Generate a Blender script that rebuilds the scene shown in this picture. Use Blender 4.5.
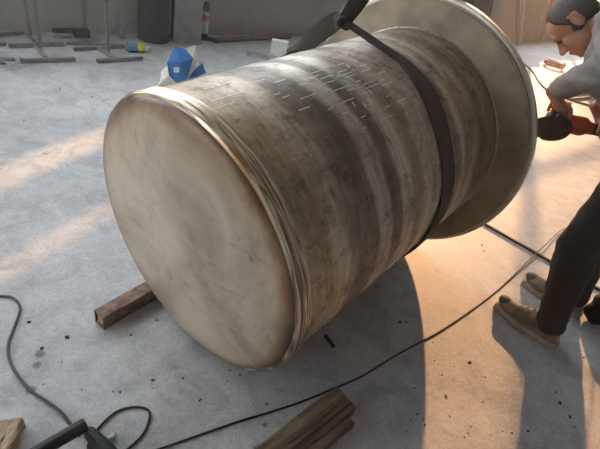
import bpy, bmesh, math, random
from mathutils import Vector, Matrix, noise
random.seed(7)
for o in list(bpy.data.objects): bpy.data.objects.remove(o)
scn = bpy.context.scene
COL = scn.collection
V = Vector
# ------------------------------------------------------------------ camera
FPX, HCAM = 450.0, 1.5
_n = V((150 - 300, 844 - 224.5, FPX)).normalized()         # "down" seen by the camera (x right, y down, z forward)
_up = -_n
_fw = (V((0, 0, 1)) - _up * _up.z).normalized()
_rt = _fw.cross(_up)
if _rt.x < 0: _rt = -_rt
RC = Matrix((_rt, _fw, _up))                                # camera coords -> world
CAM = V((0, 0, HCAM))
cd = bpy.data.cameras.new('camera'); cam = bpy.data.objects.new('camera', cd); COL.objects.link(cam)
cd.sensor_fit = 'HORIZONTAL'; cd.sensor_width = 36; cd.lens = FPX * 36 / 600; cd.clip_start = 0.02
bx_, by_, bz_ = RC @ V((1, 0, 0)), RC @ V((0, -1, 0)), RC @ V((0, 0, -1))
cam.matrix_world = Matrix(((bx_.x, by_.x, bz_.x, 0), (bx_.y, by_.y, bz_.y, 0), (bx_.z, by_.z, bz_.z, HCAM), (0, 0, 0, 1)))
scn.camera = cam
# ------------------------------------------------------------------ world, sun, exposure
SUN_AZ, SUN_EL = math.radians(16), math.radians(20)
w = bpy.data.worlds.new('world'); scn.world = w; w.use_nodes = True
bg = w.node_tree.nodes['Background']; bg.inputs[0].default_value = (.87, .94, 1.0, 1); bg.inputs[1].default_value = 5.0
sd = bpy.data.lights.new('sun', 'SUN'); sun = bpy.data.objects.new('sun_offscreen', sd); COL.objects.link(sun)
sd.energy = 6.6; sd.color = (1.0, .53, .235); sd.angle = math.radians(1.2)
sdir = V((math.sin(SUN_AZ) * math.cos(SUN_EL), math.cos(SUN_AZ) * math.cos(SUN_EL), math.sin(SUN_EL)))
sun.rotation_euler = sdir.to_track_quat('Z', 'Y').to_euler(); sun.location = sdir * 30
vs = scn.view_settings; vs.view_transform = 'Standard'; vs.look = 'None'; vs.gamma = 1; vs.use_curve_mapping = False; vs.exposure = 0.42

# ------------------------------------------------------------------ pixel helpers
def ray(px, py): return RC @ V(((px - 300) / FPX, (py - 224.5) / FPX, 1))
def G(px, py, z=0.0):
    d = ray(px, py); return CAM + d * ((z - HCAM) / d.z)
def D(px, py, dist):
    d = ray(px, py); return CAM + d * (dist / math.hypot(d.x, d.y))
W0 = V((-3.091, 3.992, 0)); WD = V((.7116, .7026, 0)); WN = V((.7026, -.7116, 0))   # foot of the back wall, along it, into the room
def wallp(s, z=0, off=0): return W0 + WD * s + WN * off + V((0, 0, z))
def WP(px, py, off=0.0):
    d = ray(px, py); return CAM + d * (((W0 + WN * off) - CAM).dot(WN) / d.dot(WN))

# ------------------------------------------------------------------ materials
def nodes(name):
    m = bpy.data.materials.new(name); m.use_nodes = True
    nt = m.node_tree; return m, nt, nt.nodes['Principled BSDF']
def nd(nt, t, **kw):
    n = nt.nodes.new(t)
    for k, v in kw.items():
        if k in n.inputs.keys(): n.inputs[k].default_value = v
        else: setattr(n, k, v)
    return n
def ramp(nt, stops, interp='LINEAR'):
    r = nt.nodes.new('ShaderNodeValToRGB'); cr = r.color_ramp; cr.interpolation = interp
    while len(cr.elements) < len(stops): cr.elements.new(0.5)
    for e, (p, c) in zip(cr.elements, stops):
        e.position = p; e.color = (*c, 1) if len(c) == 3 else c
    return r
def mix(nt, a, b, fac, mode='MIX'):
    m = nt.nodes.new('ShaderNodeMix'); m.data_type = 'RGBA'; m.blend_type = mode
    for k, v in ((0, fac), (6, a), (7, b)):
        if hasattr(v, 'links') or hasattr(v, 'is_output'): nt.links.new(v, m.inputs[k])
        else: m.inputs[k].default_value = (*v, 1) if isinstance(v, tuple) and len(v) == 3 else v
    return m.outputs[2]
def coords(nt, scale=(1, 1, 1), kind='Object'):
    tc = nt.nodes.new('ShaderNodeTexCoord'); mp = nt.nodes.new('ShaderNodeMapping'); mp.inputs['Scale'].default_value = scale
    nt.links.new(tc.outputs[kind], mp.inputs[0]); return mp.outputs[0]
def tex(nt, vec, scale, detail=4, rough=.55, dist=0):
    n = nd(nt, 'ShaderNodeTexNoise'); n.inputs['Scale'].default_value = scale; n.inputs['Detail'].default_value = detail
    n.inputs['Roughness'].default_value = rough; n.inputs['Distortion'].default_value = dist
    nt.links.new(vec, n.inputs['Vector']); return n.outputs[0]
def bump(nt, bsdf, h, strength=.3, dist=.01):
    b = nt.nodes.new('ShaderNodeBump'); b.inputs['Strength'].default_value = strength; b.inputs['Distance'].default_value = dist
    nt.links.new(h, b.inputs['Height']); nt.links.new(b.outputs[0], bsdf.inputs['Normal'])
def plain(name, col, rough=.6, metal=0.0, var=.25, scale=20, stretch=(1, 1, 1), bmp=.15, col2=None, spec=.5):
    m, nt, b = nodes(name)
    v = coords(nt, stretch); n = tex(nt, v, scale, 5)
    c2 = col2 or tuple(x * (1 - var) for x in col); c1 = tuple(min(1, x * (1 + var * .4)) for x in col)
    r = ramp(nt, [(.32, c2), (.68, c1)]); nt.links.new(n, r.inputs[0]); nt.links.new(r.outputs[0], b.inputs['Base Color'])
    b.inputs['Roughness'].default_value = rough; b.inputs['Metallic'].default_value = metal; b.inputs['Specular IOR Level'].default_value = spec
    if bmp: bump(nt, b, n, bmp, .004)
    return m

def mat_floor():
    m, nt, b = nodes('concrete_floor')
    v = coords(nt)
    big = tex(nt, v, .9, 6, .6, .4); mid = tex(nt, v, 5, 6, .65, 1.2); fine = tex(nt, v, 60, 4, .7); sw = tex(nt, v, 11, 3, .6, 4.0)
    r1 = ramp(nt, [(.3, (.42, .425, .43)), (.7, (.60, .60, .60))]); nt.links.new(big, r1.inputs[0])
    r2 = ramp(nt, [(.36, (.72, .72, .73)), (.60, (1, 1, 1))]); nt.links.new(mid, r2.inputs[0])
    c = mix(nt, r1.outputs[0], r2.outputs[0], 1.0, 'MULTIPLY')
    r3 = ramp(nt, [(.44, (1, 1, 1)), (.50, (.80, .80, .80)), (.56, (1, 1, 1))]); nt.links.new(sw, r3.inputs[0])
    c = mix(nt, c, r3.outputs[0], .95, 'MULTIPLY')
    r4 = ramp(nt, [(.36, (.84, .84, .84)), (.6, (1, 1, 1))]); nt.links.new(fine, r4.inputs[0])
    c = mix(nt, c, r4.outputs[0], .5, 'MULTIPLY')
    # small dark oil spots
    vo = nd(nt, 'ShaderNodeTexVoronoi'); vo.inputs['Scale'].default_value = 2.6; nt.links.new(v, vo.inputs['Vector'])
    r5 = ramp(nt, [(.03, (.45, .45, .46)), (.055, (1, 1, 1))]); nt.links.new(vo.outputs['Distance'], r5.inputs[0])
    c = mix(nt, c, r5.outputs[0], .6, 'MULTIPLY')
    for px, py, rx in ((40, 354, .022), (37, 365, .019), (31, 390, .020), (157, 320, .012), (265, 425, .012), (267, 404, .010)):   # oil spots
        g_ = G(px, py) - V((2, 6, 0)); mp = nd(nt, 'ShaderNodeMapping'); mp.inputs['Location'].default_value = (-g_.x / rx, -g_.y / rx, 0); mp.inputs['Scale'].default_value = (1 / rx, 1 / rx, 0)
        nt.links.new(v, mp.inputs[0]); l_ = nd(nt, 'ShaderNodeVectorMath', operation='LENGTH'); nt.links.new(mp.outputs[0], l_.inputs[0])
        rp = ramp(nt, [(.55, (.34, .34, .35)), (.95, (1, 1, 1))]); nt.links.new(l_.outputs['Value'], rp.inputs[0]); c = mix(nt, c, rp.outputs[0], .8, 'MULTIPLY')
    nt.links.new(c, b.inputs['Base Color'])
    rr = ramp(nt, [(.3, (.46,) * 3), (.7, (.64,) * 3)]); nt.links.new(mid, rr.inputs[0]); nt.links.new(rr.outputs[0], b.inputs['Roughness'])
    b.inputs['Specular IOR Level'].default_value = .22
    bump(nt, b, sw, .2, .006)
    return m
def mat_shell():
    m, nt, b = nodes('rolled_stainless_shell')
    v = coords(nt); sep = nt.nodes.new('ShaderNodeSeparateXYZ'); nt.links.new(v, sep.inputs[0])
    wob = tex(nt, v, 3.5, 5, .6); wob2 = tex(nt, v, 30, 4, .7)
    ma = nd(nt, 'ShaderNodeMath', operation='MULTIPLY_ADD'); nt.links.new(wob, ma.inputs[0]); ma.inputs[1].default_value = .07; nt.links.new(sep.outputs[2], ma.inputs[2])
    mb = nd(nt, 'ShaderNodeMath', operation='MULTIPLY_ADD'); nt.links.new(wob2, mb.inputs[0]); mb.inputs[1].default_value = .02; nt.links.new(ma.outputs[0], mb.inputs[2])
    mc = nd(nt, 'ShaderNodeMath', operation='MULTIPLY_ADD'); nt.links.new(mb.outputs[0], mc.inputs[0]); mc.inputs[1].default_value = 1 / 1.40; mc.inputs[2].default_value = -.045 / 1.40
    tan = (.46, .355, .235); gr = (.56, .475, .375); dk = (.22, .175, .135); lt = (.62, .545, .45); br = (.37, .295, .215)
    S = [(.0, tan), (.15, tan), (.20, gr), (.235, gr), (.27, br), (.30, dk), (.385, dk), (.41, gr), (.465, lt), (.485, dk), (.53, dk), (.55, gr),
         (.60, lt), (.63, br), (.67, br), (.70, gr), (.84, gr), (.93, br), (.96, dk), (.985, br), (1.01, lt), (1.05, br), (1.08, gr), (1.16, br), (1.20, dk), (1.26, br), (1.36, dk)]
    r = ramp(nt, [(p / 1.40, c) for p, c in S]) ; nt.links.new(mc.outputs[0], r.inputs[0])
    vb = coords(nt, (2.2, 2.2, 70)); brush = tex(nt, vb, 1.0, 4, .6)
    rb = ramp(nt, [(.3, (.70, .69, .67)), (.65, (1.06, 1.05, 1.04))]); nt.links.new(brush, rb.inputs[0])
    c = mix(nt, r.outputs[0], rb.outputs[0], .75, 'MULTIPLY')
    sm = tex(nt, v, 15, 8, .8, .1); rs = ramp(nt, [(.36, (.30, .28, .26)), (.48, (1, 1, 1))]); nt.links.new(sm, rs.inputs[0])
    c = mix(nt, c, rs.outputs[0], .8, 'MULTIPLY')
    gm = tex(nt, coords(nt, (3.2, 3.2, 9)), 1.3, 9, .78, .15); rg = ramp(nt, [(.42, (.50, .47, .43)), (.56, (1.1, 1.09, 1.07))]); nt.links.new(gm, rg.inputs[0])
    c = mix(nt, c, rg.outputs[0], .7, 'MULTIPLY')
    g2 = tex(nt, coords(nt, (34, 34, 22)), 1.0, 5, .7, 0); rg2 = ramp(nt, [(.33, (.45, .42, .38)), (.44, (1, 1, 1))]); nt.links.new(g2, rg2.inputs[0])
    c = mix(nt, c, rg2.outputs[0], .6, 'MULTIPLY')
    vs2 = coords(nt, (26, 26, 3)); sc = tex(nt, vs2, 1.5, 3, .7); rsc = ramp(nt, [(.58, (1, 1, 1)), (.68, (1.45, 1.43, 1.38))]); nt.links.new(sc, rsc.inputs[0])
    c = mix(nt, c, rsc.outputs[0], .5, 'MULTIPLY')
    nt.links.new(c, b.inputs['Base Color'])
    b.inputs['Metallic'].default_value = .35
    rr = ramp(nt, [(.3, (.55,) * 3), (.7, (.38,) * 3)]); nt.links.new(sm, rr.inputs[0]); nt.links.new(rr.outputs[0], b.inputs['Roughness'])
    bump(nt, b, brush, .12, .002)
    return m
def mat_head():
    m, nt, b = nodes('dished_head_steel')
    v = coords(nt); sep = nt.nodes.new('ShaderNodeSeparateXYZ'); nt.links.new(v, sep.inputs[0])
    cmb = nt.nodes.new('ShaderNodeCombineXYZ'); nt.links.new(sep.outputs[0], cmb.inputs[0]); nt.links.new(sep.outputs[1], cmb.inputs[1])
    ln = nd(nt, 'ShaderNodeVectorMath', operation='LENGTH'); nt.links.new(cmb.outputs[0], ln.inputs[0])
    n0 = tex(nt, v, 4, 5, .6)
    ma = nd(nt, 'ShaderNodeMath', operation='MULTIPLY_ADD'); nt.links.new(n0, ma.inputs[0]); ma.inputs[1].default_value = .09; nt.links.new(ln.outputs['Value'], ma.inputs[2])
    r = ramp(nt, [(.0, (.60, .52, .415)), (.40, (.56, .48, .375)), (.475, (.50, .40, .285)), (.505, (.30, .185, .10)), (.525, (.15, .085, .05)), (.545, (.07, .05, .045))]); nt.links.new(ma.outputs[0], r.inputs[0])
    big = tex(nt, v, 2.2, 6, .62, .5); rb = ramp(nt, [(.38, (.50, .47, .43)), (.58, (1, 1, 1))]); nt.links.new(big, rb.inputs[0])
    c = mix(nt, r.outputs[0], rb.outputs[0], .8, 'MULTIPLY')
    vs2 = coords(nt, (7, 2, 2)); sm = tex(nt, vs2, 2.2, 7, .75, 1.0); rs = ramp(nt, [(.30, (.28, .25, .23)), (.43, (1, 1, 1))]); nt.links.new(sm, rs.inputs[0])
    c = mix(nt, c, rs.outputs[0], .5, 'MULTIPLY')
    s2 = tex(nt, coords(nt, (5, 5, 5)), 2.0, 9, .8, .2); q2 = ramp(nt, [(.36, (.40, .35, .31)), (.47, (1, 1, 1))]); nt.links.new(s2, q2.inputs[0])
    c = mix(nt, c, q2.outputs[0], .32, 'MULTIPLY')
    s3 = tex(nt, coords(nt, (22, 60, 20)), 1.0, 3, .7, .3); q3 = ramp(nt, [(.315, (.38, .33, .30)), (.345, (1, 1, 1))]); nt.links.new(s3, q3.inputs[0])
    c = mix(nt, c, q3.outputs[0], .7, 'MULTIPLY')
    nt.links.new(c, b.inputs['Base Color']); b.inputs['Metallic'].default_value = .2
    rr = ramp(nt, [(.35, (.50,) * 3), (.6, (.34,) * 3)]); nt.links.new(big, rr.inputs[0]); nt.links.new(rr.outputs[0], b.inputs['Roughness'])
    bump(nt, b, sm, .05, .002)
    return m
def mat_weld():
    m, nt, b = nodes('heat_tinted_weld')
    v = coords(nt, (1.3, 1.3, 40)); n = tex(nt, v, 1.3, 3, .5, .1)
    r = ramp(nt, [(.30, (.05, .03, .025)), (.38, (.26, .14, .07)), (.44, (.70, .60, .42)), (.48, (.16, .11, .10)), (.52, (.55, .44, .30)), (.56, (.75, .70, .60)), (.61, (.35, .15, .07)), (.67, (.13, .13, .19)), (.74, (.6, .5, .35))]); nt.links.new(n, r.inputs[0])
    nt.links.new(r.outputs[0], b.inputs['Base Color']); b.inputs['Metallic'].default_value = .85; b.inputs['Roughness'].default_value = .38
    v2 = coords(nt); f = tex(nt, v2, 90, 3); bump(nt, b, f, .25, .003)
    return m
def mat_web(name, col):
    m, nt, b = nodes(name)
    v = coords(nt); n = tex(nt, v, 140, 3, .7); n2 = tex(nt, v, 9, 5, .6)
    r = ramp(nt, [(.3, tuple(x * .55 for x in col)), (.7, tuple(x * 1.25 for x in col))]); nt.links.new(n2, r.inputs[0])
    nt.links.new(r.outputs[0], b.inputs['Base Color']); b.inputs['Roughness'].default_value = .85; bump(nt, b, n, .4, .003)
    return m
def mat_wood(name, c1, c2, stretch=(2, 40, 40)):
    m, nt, b = nodes(name)
    v = coords(nt, stretch); n = tex(nt, v, 1.2, 6, .65, .6)
    r = ramp(nt, [(.3, c1), (.7, c2)]); nt.links.new(n, r.inputs[0]); nt.links.new(r.outputs[0], b.inputs['Base Color'])
    b.inputs['Roughness'].default_value = .8; bump(nt, b, n, .6, .006)
    return m
def mat_clear(name, col=(.95, .97, 1), rough=.08):
    m, nt, b = nodes(name)
    b.inputs['Base Color'].default_value = (*col, 1); b.inputs['Roughness'].default_value = rough
    b.inputs['Transmission Weight'].default_value = .85; b.inputs['IOR'].default_value = 1.2
    return m
M = dict(
    floor=mat_floor(), shell=mat_shell(), head=mat_head(), weld=mat_weld(),
    flange=plain('flange_steel', (.33, .27, .19), .5, .45, .4, 6, bmp=.06, col2=(.17, .135, .095)),
    bright=plain('ground_bright_edge', (.62, .58, .50), .33, .85, .2, 30, bmp=.05),
    weldgrey=plain('grey_fillet_weld', (.40, .36, .29), .4, .8, .5, 60, bmp=.2),
    chalk=plain('white_marking', (.80, .79, .75), .9, 0, .15, 60, bmp=0),
    web=mat_web('sling_webbing', (.042, .031, .022)),
    wall=plain('grey_rendered_wall', (.36, .335, .30), .8, 0, .2, 1.4, bmp=.03),
    inner=plain('shed_lining', (.46, .44, .42), .8, 0, .2, 1.2, bmp=0),
    stand=plain('grey_stand_steel', (.26, .25, .24), .55, .3, .35, 14),
    stand_dark=plain('dark_stand_steel', (.07, .06, .055), .7, .2, .4, 14),
    rust=plain('rusty_steel', (.27, .165, .12), .85, .1, .6, 26, bmp=.5, col2=(.075, .05, .04)),
    boxsteel=plain('galvanised_panel', (.24, .235, .225), .6, .3, .3, 9),
    drum=plain('dark_brown_drum', (.020, .013, .011), .7, 0, .5, 6),
    blackrub=plain('black_rubber', (.012, .012, .013), .55, 0, .3, 30, bmp=.05),
    cordblack=plain('black_cord_rubber', (.018, .017, .018), .6, 0, .3, 30, bmp=0),
    cordgrey=plain('grey_cord_rubber', (.05, .05, .048), .6, 0, .3, 30, bmp=0),
    orange=plain('orange_red_plastic', (.36, .055, .020), .45, 0, .4, 18, bmp=.05),
    greycast=plain('cast_gear_head', (.06, .055, .05), .45, .6, .4, 30, bmp=.2),
    disc=plain('abrasive_disc', (.030, .024, .020), .9, 0, .4, 60, bmp=.4),
    jacket=mat_web('grey_jacket_cloth', (.22, .20, .185)),
    trousers=mat_web('black_trouser_cloth', (.017, .014, .012)),
    skin=plain('skin', (.36, .175, .105), .5, 0, .2, 14, bmp=.05),
    hair=plain('short_black_hair', (.065, .052, .042), .75, 0, .4, 120, bmp=.6),
    shoe=plain('beige_shoe_mesh', (.24, .195, .14), .8, 0, .45, 40, bmp=.4),
    sole=plain('grey_shoe_sole', (.40, .34, .26), .75, 0, .35, 20, bmp=.2),
    shoedark=plain('dark_shoe_toe_cap', (.10, .095, .085), .8, 0, .3, 40),
    lace=plain('pale_laces', (.42, .37, .29), .85, 0, .2, 60, bmp=0),
    woodp=mat_wood('pale_split_wood', (.20, .13, .075), (.52, .38, .24)),
    woodd=mat_wood('weathered_wood', (.025, .019, .014), (.30, .21, .135)),
    board=mat_wood('brown_board', (.14, .095, .06), (.28, .20, .13), (30, 30, 2)),
    boardpink=plain('pale_sheet', (.36, .30, .255), .8, 0, .15, 3, bmp=.02),
    boardred=plain('reddish_strip', (.36, .17, .11), .7, 0, .3, 8),
    pole=plain('dark_pole', (.15, .10, .07), .7, 0, .3, 8),
    foam=plain('white_foam', (.85, .83, .78), .9, 0, .2, 30, bmp=.4),
    film=mat_clear('clear_film', (.62, .66, .70), .25),
    pet=mat_clear('clear_bottle_plastic'),
    bluelabel=plain('blue_label', (.10, .27, .45), .5, 0, .2, 20, bmp=0),
    yellow=plain('yellow_green_label', (.70, .68, .04), .5, 0, .25, 20, bmp=0),
    white=plain('white_plastic', (.70, .70, .68), .5, 0, .1, 20, bmp=0),
    bagwhite=plain('white_sack_plastic', (.82, .76, .67), .6, 0, .15, 14, bmp=.2),
    bagblue=plain('blue_sack_print', (.03, .20, .58), .45, 0, .35, 10, bmp=.1),
    red=plain('red_print', (.45, .05, .05), .6, 0, .1, 20, bmp=0),
    paleblue=plain('pale_blue_plastic', (.45, .62, .72), .5, 0, .1, 20, bmp=0),
    copper=plain('rusty_coil', (.30, .13, .08), .6, .2, .3, 20),
    bits=plain('black_scraps', (.02, .019, .02), .8, 0, .3, 40),
    frame=plain('window_steel', (.14, .14, .14), .6, .2, .2, 8),
)

# ------------------------------------------------------------------ mesh helpers
def link(name, me, mat, parent=None, smooth=False):
    o = bpy.data.objects.new(name, me); COL.objects.link(o)
    if mat is not None and len(me.materials) == 0: me.materials.append(M[mat] if isinstance(mat, str) else mat)
    if smooth:
        for p in me.polygons: p.use_smooth = True
    if parent is not None: o.parent = parent
    return o
def obj(name, bm, mat, parent=None, smooth=False):
    bmesh.ops.recalc_face_normals(bm, faces=bm.faces)
    me = bpy.data.meshes.new(name); bm.to_mesh(me); bm.free()
    return link(name, me, mat, parent, smooth)
def tag(o, label, cat, group=None):
    o['label'] = label; o['category'] = cat
    if group: o['group'] = group
    return o
def thing(name, label, cat, loc=(0, 0, 0), group=None):
    o = bpy.data.objects.new(name, None); COL.objects.link(o); o.location = loc; o.empty_display_size = .05
    return tag(o, label, cat, group)
def wobj(name, bm, mat, parent=None, smooth=False):
    """bm in world space; stored relative to the parent empty (unrotated)"""
    if parent is not None: bmesh.ops.translate(bm, verts=bm.verts, vec=-parent.location)
    return obj(name, bm, mat, parent, smooth)
def struct(o): o['kind'] = 'structure'; return o
def basis(d, hint=V((0, 0, 1))):
    d = d.normalized(); x = hint.cross(d)
    if x.length < 1e-4: x = V((1, 0, 0)).cross(d)
    x.normalize(); return x, d.cross(x), d
def bar(bm, p0, p1, w, h, hint=V((0, 0, 1)), bev=0.0):
    p0, p1 = V(p0), V(p1); x, y, d = basis(p1 - p0, hint); vs_ = []
    for p in (p0, p1):
        for sx, sy in ((-1, -1), (1, -1), (1, 1), (-1, 1)): vs_.append(bm.verts.new(p + x * sx * w / 2 + y * sy * h / 2))
    f = [bm.faces.new(vs_[3::-1]), bm.faces.new(vs_[4:8])]
    for i in range(4): j = (i + 1) % 4; f.append(bm.faces.new((vs_[i], vs_[j], vs_[4 + j], vs_[4 + i])))
    if bev: bmesh.ops.bevel(bm, geom=list({e for g in f for e in g.edges}), offset=bev, segments=2, affect='EDGES', profile=.7)
    return bm
def rtube(bm, p0, p1, w, h, t=.003, hint=V((0, 0, 1))):
    """open rectangular tube"""
    p0, p1 = V(p0), V(p1); x, y, d = basis(p1 - p0, hint); R = []
    for p in (p0, p1):
        for k in (0, t):
            R.append([bm.verts.new(p + x * sx * (w / 2 - k) + y * sy * (h / 2 - k)) for sx, sy in ((-1, -1), (1, -1), (1, 1), (-1, 1))])
    for i in range(4):
        j = (i + 1) % 4
        for a, b in ((0, 2), (3, 1), (1, 0), (2, 3)): bm.faces.new((R[a][i], R[a][j], R[b][j], R[b][i]))
    return bm
def catmull(pts, n=8):
    pts = [V(p) for p in pts]; P = [pts[0] * 2 - pts[1]] + pts + [pts[-1] * 2 - pts[-2]]; out = []
    for i in range(1, len(P) - 2):
        a, b, c, d = P[i - 1:i + 3]
        for k in range(n):
            t = k / n
            out.append(.5 * ((2 * b) + (c - a) * t + (2 * a - 5 * b + 4 * c - d) * t * t + (3 * b - a - 3 * c + d) * t ** 3))
    return out + [pts[-1]]
def pipe(bm, pts, r, n=8, caps=True):
    rings = []; prev = None
    pts = [V(p) for p in pts]
    for i, p in enumerate(pts):
        d = (pts[min(i + 1, len(pts) - 1)] - pts[max(i - 1, 0)]).normalized()
        if prev is None: x, y, _ = basis(d)
        else:
            x = (prev - d * prev.dot(d)).normalized(); y = d.cross(x)
        prev = x; rr = r(i / (len(pts) - 1)) if callable(r) else r
        rings.append([bm.verts.new(p + (x * math.cos(2 * math.pi * k / n) + y * math.sin(2 * math.pi * k / n)) * rr) for k in range(n)])
    for a, b in zip(rings, rings[1:]):
        for k in range(n): bm.faces.new((a[k], a[(k + 1) % n], b[(k + 1) % n], b[k]))
    if caps: bm.faces.new(rings[0][::-1]); bm.faces.new(rings[-1])
    return bm
def lathe(bm, prof, n=32, o=V((0, 0, 0)), ax=V((0, 0, 1)), closed=False, hint=V((0, 1, 0)), fn=None):
    """prof: list of (r, h) along ax"""
    x, y, d = basis(V(ax), hint); rings = []
    for r, h in prof:
        if r < 1e-6: rings.append([bm.verts.new(V(o) + d * h)])
        else: rings.append([bm.verts.new(V(o) + d * h + (x * math.cos(2 * math.pi * k / n) + y * math.sin(2 * math.pi * k / n)) * (r + (fn(r, h, k / n) if fn else 0))) for k in range(n)])
    prs = list(zip(rings, rings[1:])) + ([(rings[-1], rings[0])] if closed else [])
    for a, b in prs:
        for k in range(n):
            l = (k + 1) % n
            if len(a) == 1 and len(b) == 1: continue
            if len(a) == 1: bm.faces.new((a[0], b[l], b[k]))
            elif len(b) == 1: bm.faces.new((a[k], a[l], b[0]))
            else: bm.faces.new((a[k], a[l], b[l], b[k]))
    return bm
def ribbon(bm, pts, nrm, wdt, th):
    """flat strap along pts; nrm gives the outward normal, wdt the width at each point"""
    rings = []
    for i, p in enumerate(pts):
        d = (pts[min(i + 1, len(pts) - 1)] - pts[max(i - 1, 0)]).normalized()
        n = (nrm[i] - d * nrm[i].dot(d)).normalized(); s = d.cross(n); h = wdt[i] / 2
        rings.append([bm.verts.new(p + s * a * h + n * b * th / 2) for a, b in ((-1, -1), (-.5, -1), (.5, -1), (1, -1), (1, 1), (.5, 1.5), (-.5, 1.5), (-1, 1))])
    for a, b in zip(rings, rings[1:]):
        for k in range(8): bm.faces.new((a[k], a[(k + 1) % 8], b[(k + 1) % 8], b[k]))
    bm.faces.new(rings[0][::-1]); bm.faces.new(rings[-1])
    return bm
def cap(p0, r0, p1=None, r1=None):
    """tapered capsule as a convex hull"""
    bm = bmesh.new(); p0 = V(p0); p1 = V(p1) if p1 is not None else p0; r1 = r1 if r1 is not None else r0
    for p, r in ((p0, r0), (p1, r1)): bmesh.ops.create_icosphere(bm, subdivisions=3, radius=r, matrix=Matrix.Translation(p))
    res = bmesh.ops.convex_hull(bm, input=bm.verts)
    bmesh.ops.delete(bm, geom=[g for g in set(res['geom_interior'] + res['geom_unused']) if isinstance(g, bmesh.types.BMVert)], context='VERTS')
    return bm
def ell(c, x, y, z):
    bm = bmesh.new(); bmesh.ops.create_icosphere(bm, subdivisions=3, radius=1)
    x, y, z = V(x), V(y), V(z)
    for v in bm.verts: v.co = V(c) + x * v.co.x + y * v.co.y + z * v.co.z
    bmesh.ops.recalc_face_normals(bm, faces=bm.faces)
    return bm
def blob(name, prims, voxel, mat, parent=None, smooth=3, disp=None):
    """union of rounded primitives as one continuous skin"""
    tmp = bpy.data.meshes.new('tmp'); allbm = bmesh.new()
    for b in prims:
        b.to_mesh(tmp); b.free(); allbm.from_mesh(tmp)
    me = bpy.data.meshes.new(name); allbm.to_mesh(me); allbm.free(); bpy.data.meshes.remove(tmp)
    o = bpy.data.objects.new('tmp', me); COL.objects.link(o)
    md = o.modifiers.new('r', 'REMESH'); md.mode = 'VOXEL'; md.voxel_size = voxel
    dg = bpy.context.evaluated_depsgraph_get(); dg.update()
    me2 = bpy.data.meshes.new_from_object(o.evaluated_get(dg)); bpy.data.objects.remove(o); bpy.data.meshes.remove(me)
    bm = bmesh.new(); bm.from_mesh(me2); bpy.data.meshes.remove(me2)
    for _ in range(smooth): bmesh.ops.smooth_vert(bm, verts=bm.verts, factor=.5, use_axis_x=True, use_axis_y=True, use_axis_z=True)
    if disp:
        bm.normal_update(); mv = [(v, v.normal * disp(v.co)) for v in bm.verts]
        for v, d in mv: v.co += d
    return wobj(name, bm, mat, parent, True)

# ================================================================== the setting
bm = bmesh.new()
bmesh.ops.create_grid(bm, x_segments=2, y_segments=2, size=16)
struct(obj('floor', bm, 'floor')).location = (2, 6, 0)
# back wall with high windows that let the low sun in
WH, WT, WL0, WL1 = 5.2, .06, -5.5, 17.0
OPEN = [(-3.6, 3.3, 1.6, 4.4), (3.82, 4.44, 1.50, 3.6), (5.16, 5.52, 2.10, 3.9), (8.1, 13.6, .86, 4.5)]
def wallbox(bm, s0, s1, z0, z1):
    vs_ = [bm.verts.new(wallp(s, z, o)) for o in (0, -WT) for s, z in ((s0, z0), (s1, z0), (s1, z1), (s0, z1))]
    for f in ((0, 1, 2, 3), (7, 6, 5, 4), (0, 4, 5, 1), (1, 5, 6, 2), (2, 6, 7, 3), (3, 7, 4, 0)): bm.faces.new([vs_[i] for i in f])
SPLIT = 1.95                                                 # the wall is built in two bays that meet behind the grey column
bm = bmesh.new(); bm2 = bmesh.new(); cur = SPLIT
s0, s1, z0, z1 = OPEN[0]
wallbox(bm2, WL0, s0, 0, WH); wallbox(bm2, s0, SPLIT, 0, z0); wallbox(bm2, s0, SPLIT, z1, WH)
struct(obj('wall_left', bm2, 'wall'))
wallbox(bm, SPLIT, s1, 0, z0); wallbox(bm, SPLIT, s1, z1, WH); cur = s1
for s0, s1, z0, z1 in OPEN[1:]:
    wallbox(bm, cur, s0, 0, WH); wallbox(bm, s0, s1, 0, z0); wallbox(bm, s0, s1, z1, WH); cur = s1
wallbox(bm, cur, WL1, 0, WH)
struct(obj('wall_back', bm, 'wall'))
for k, (s0, s1, z0, z1) in enumerate(OPEN):
    bm = bmesh.new(); e = .03
    for a, b in (((s0 + e, z0 + e), (s1 - e, z0 + e)), ((s1 - e, z0), (s1 - e, z1)), ((s1 - e, z1 - e), (s0 + e, z1 - e)), ((s0 + e, z0), (s0 + e, z1))):
        bar(bm, wallp(*a, -WT / 2), wallp(*b, -WT / 2), .06, .06, WN)
    wf = struct(obj('window_%d' % (k + 1), bm, 'frame'))
    if s1 - s0 > 2:
        for sx in ((9.85, 11.6) if s0 > 5 else (-1.4, 1.0)):
            b2 = bmesh.new(); bar(b2, wallp(sx, z0, -WT / 2), wallp(sx, z1, -WT / 2), .09, .06, WN); obj('mullion', b2, 'frame', wf)
        b2 = bmesh.new(); bar(b2, wallp(s0, 2.75, -WT / 2), wallp(s1, 2.75, -WT / 2), .06, .06, WN); obj('mullion', b2, 'frame', wf)

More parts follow.
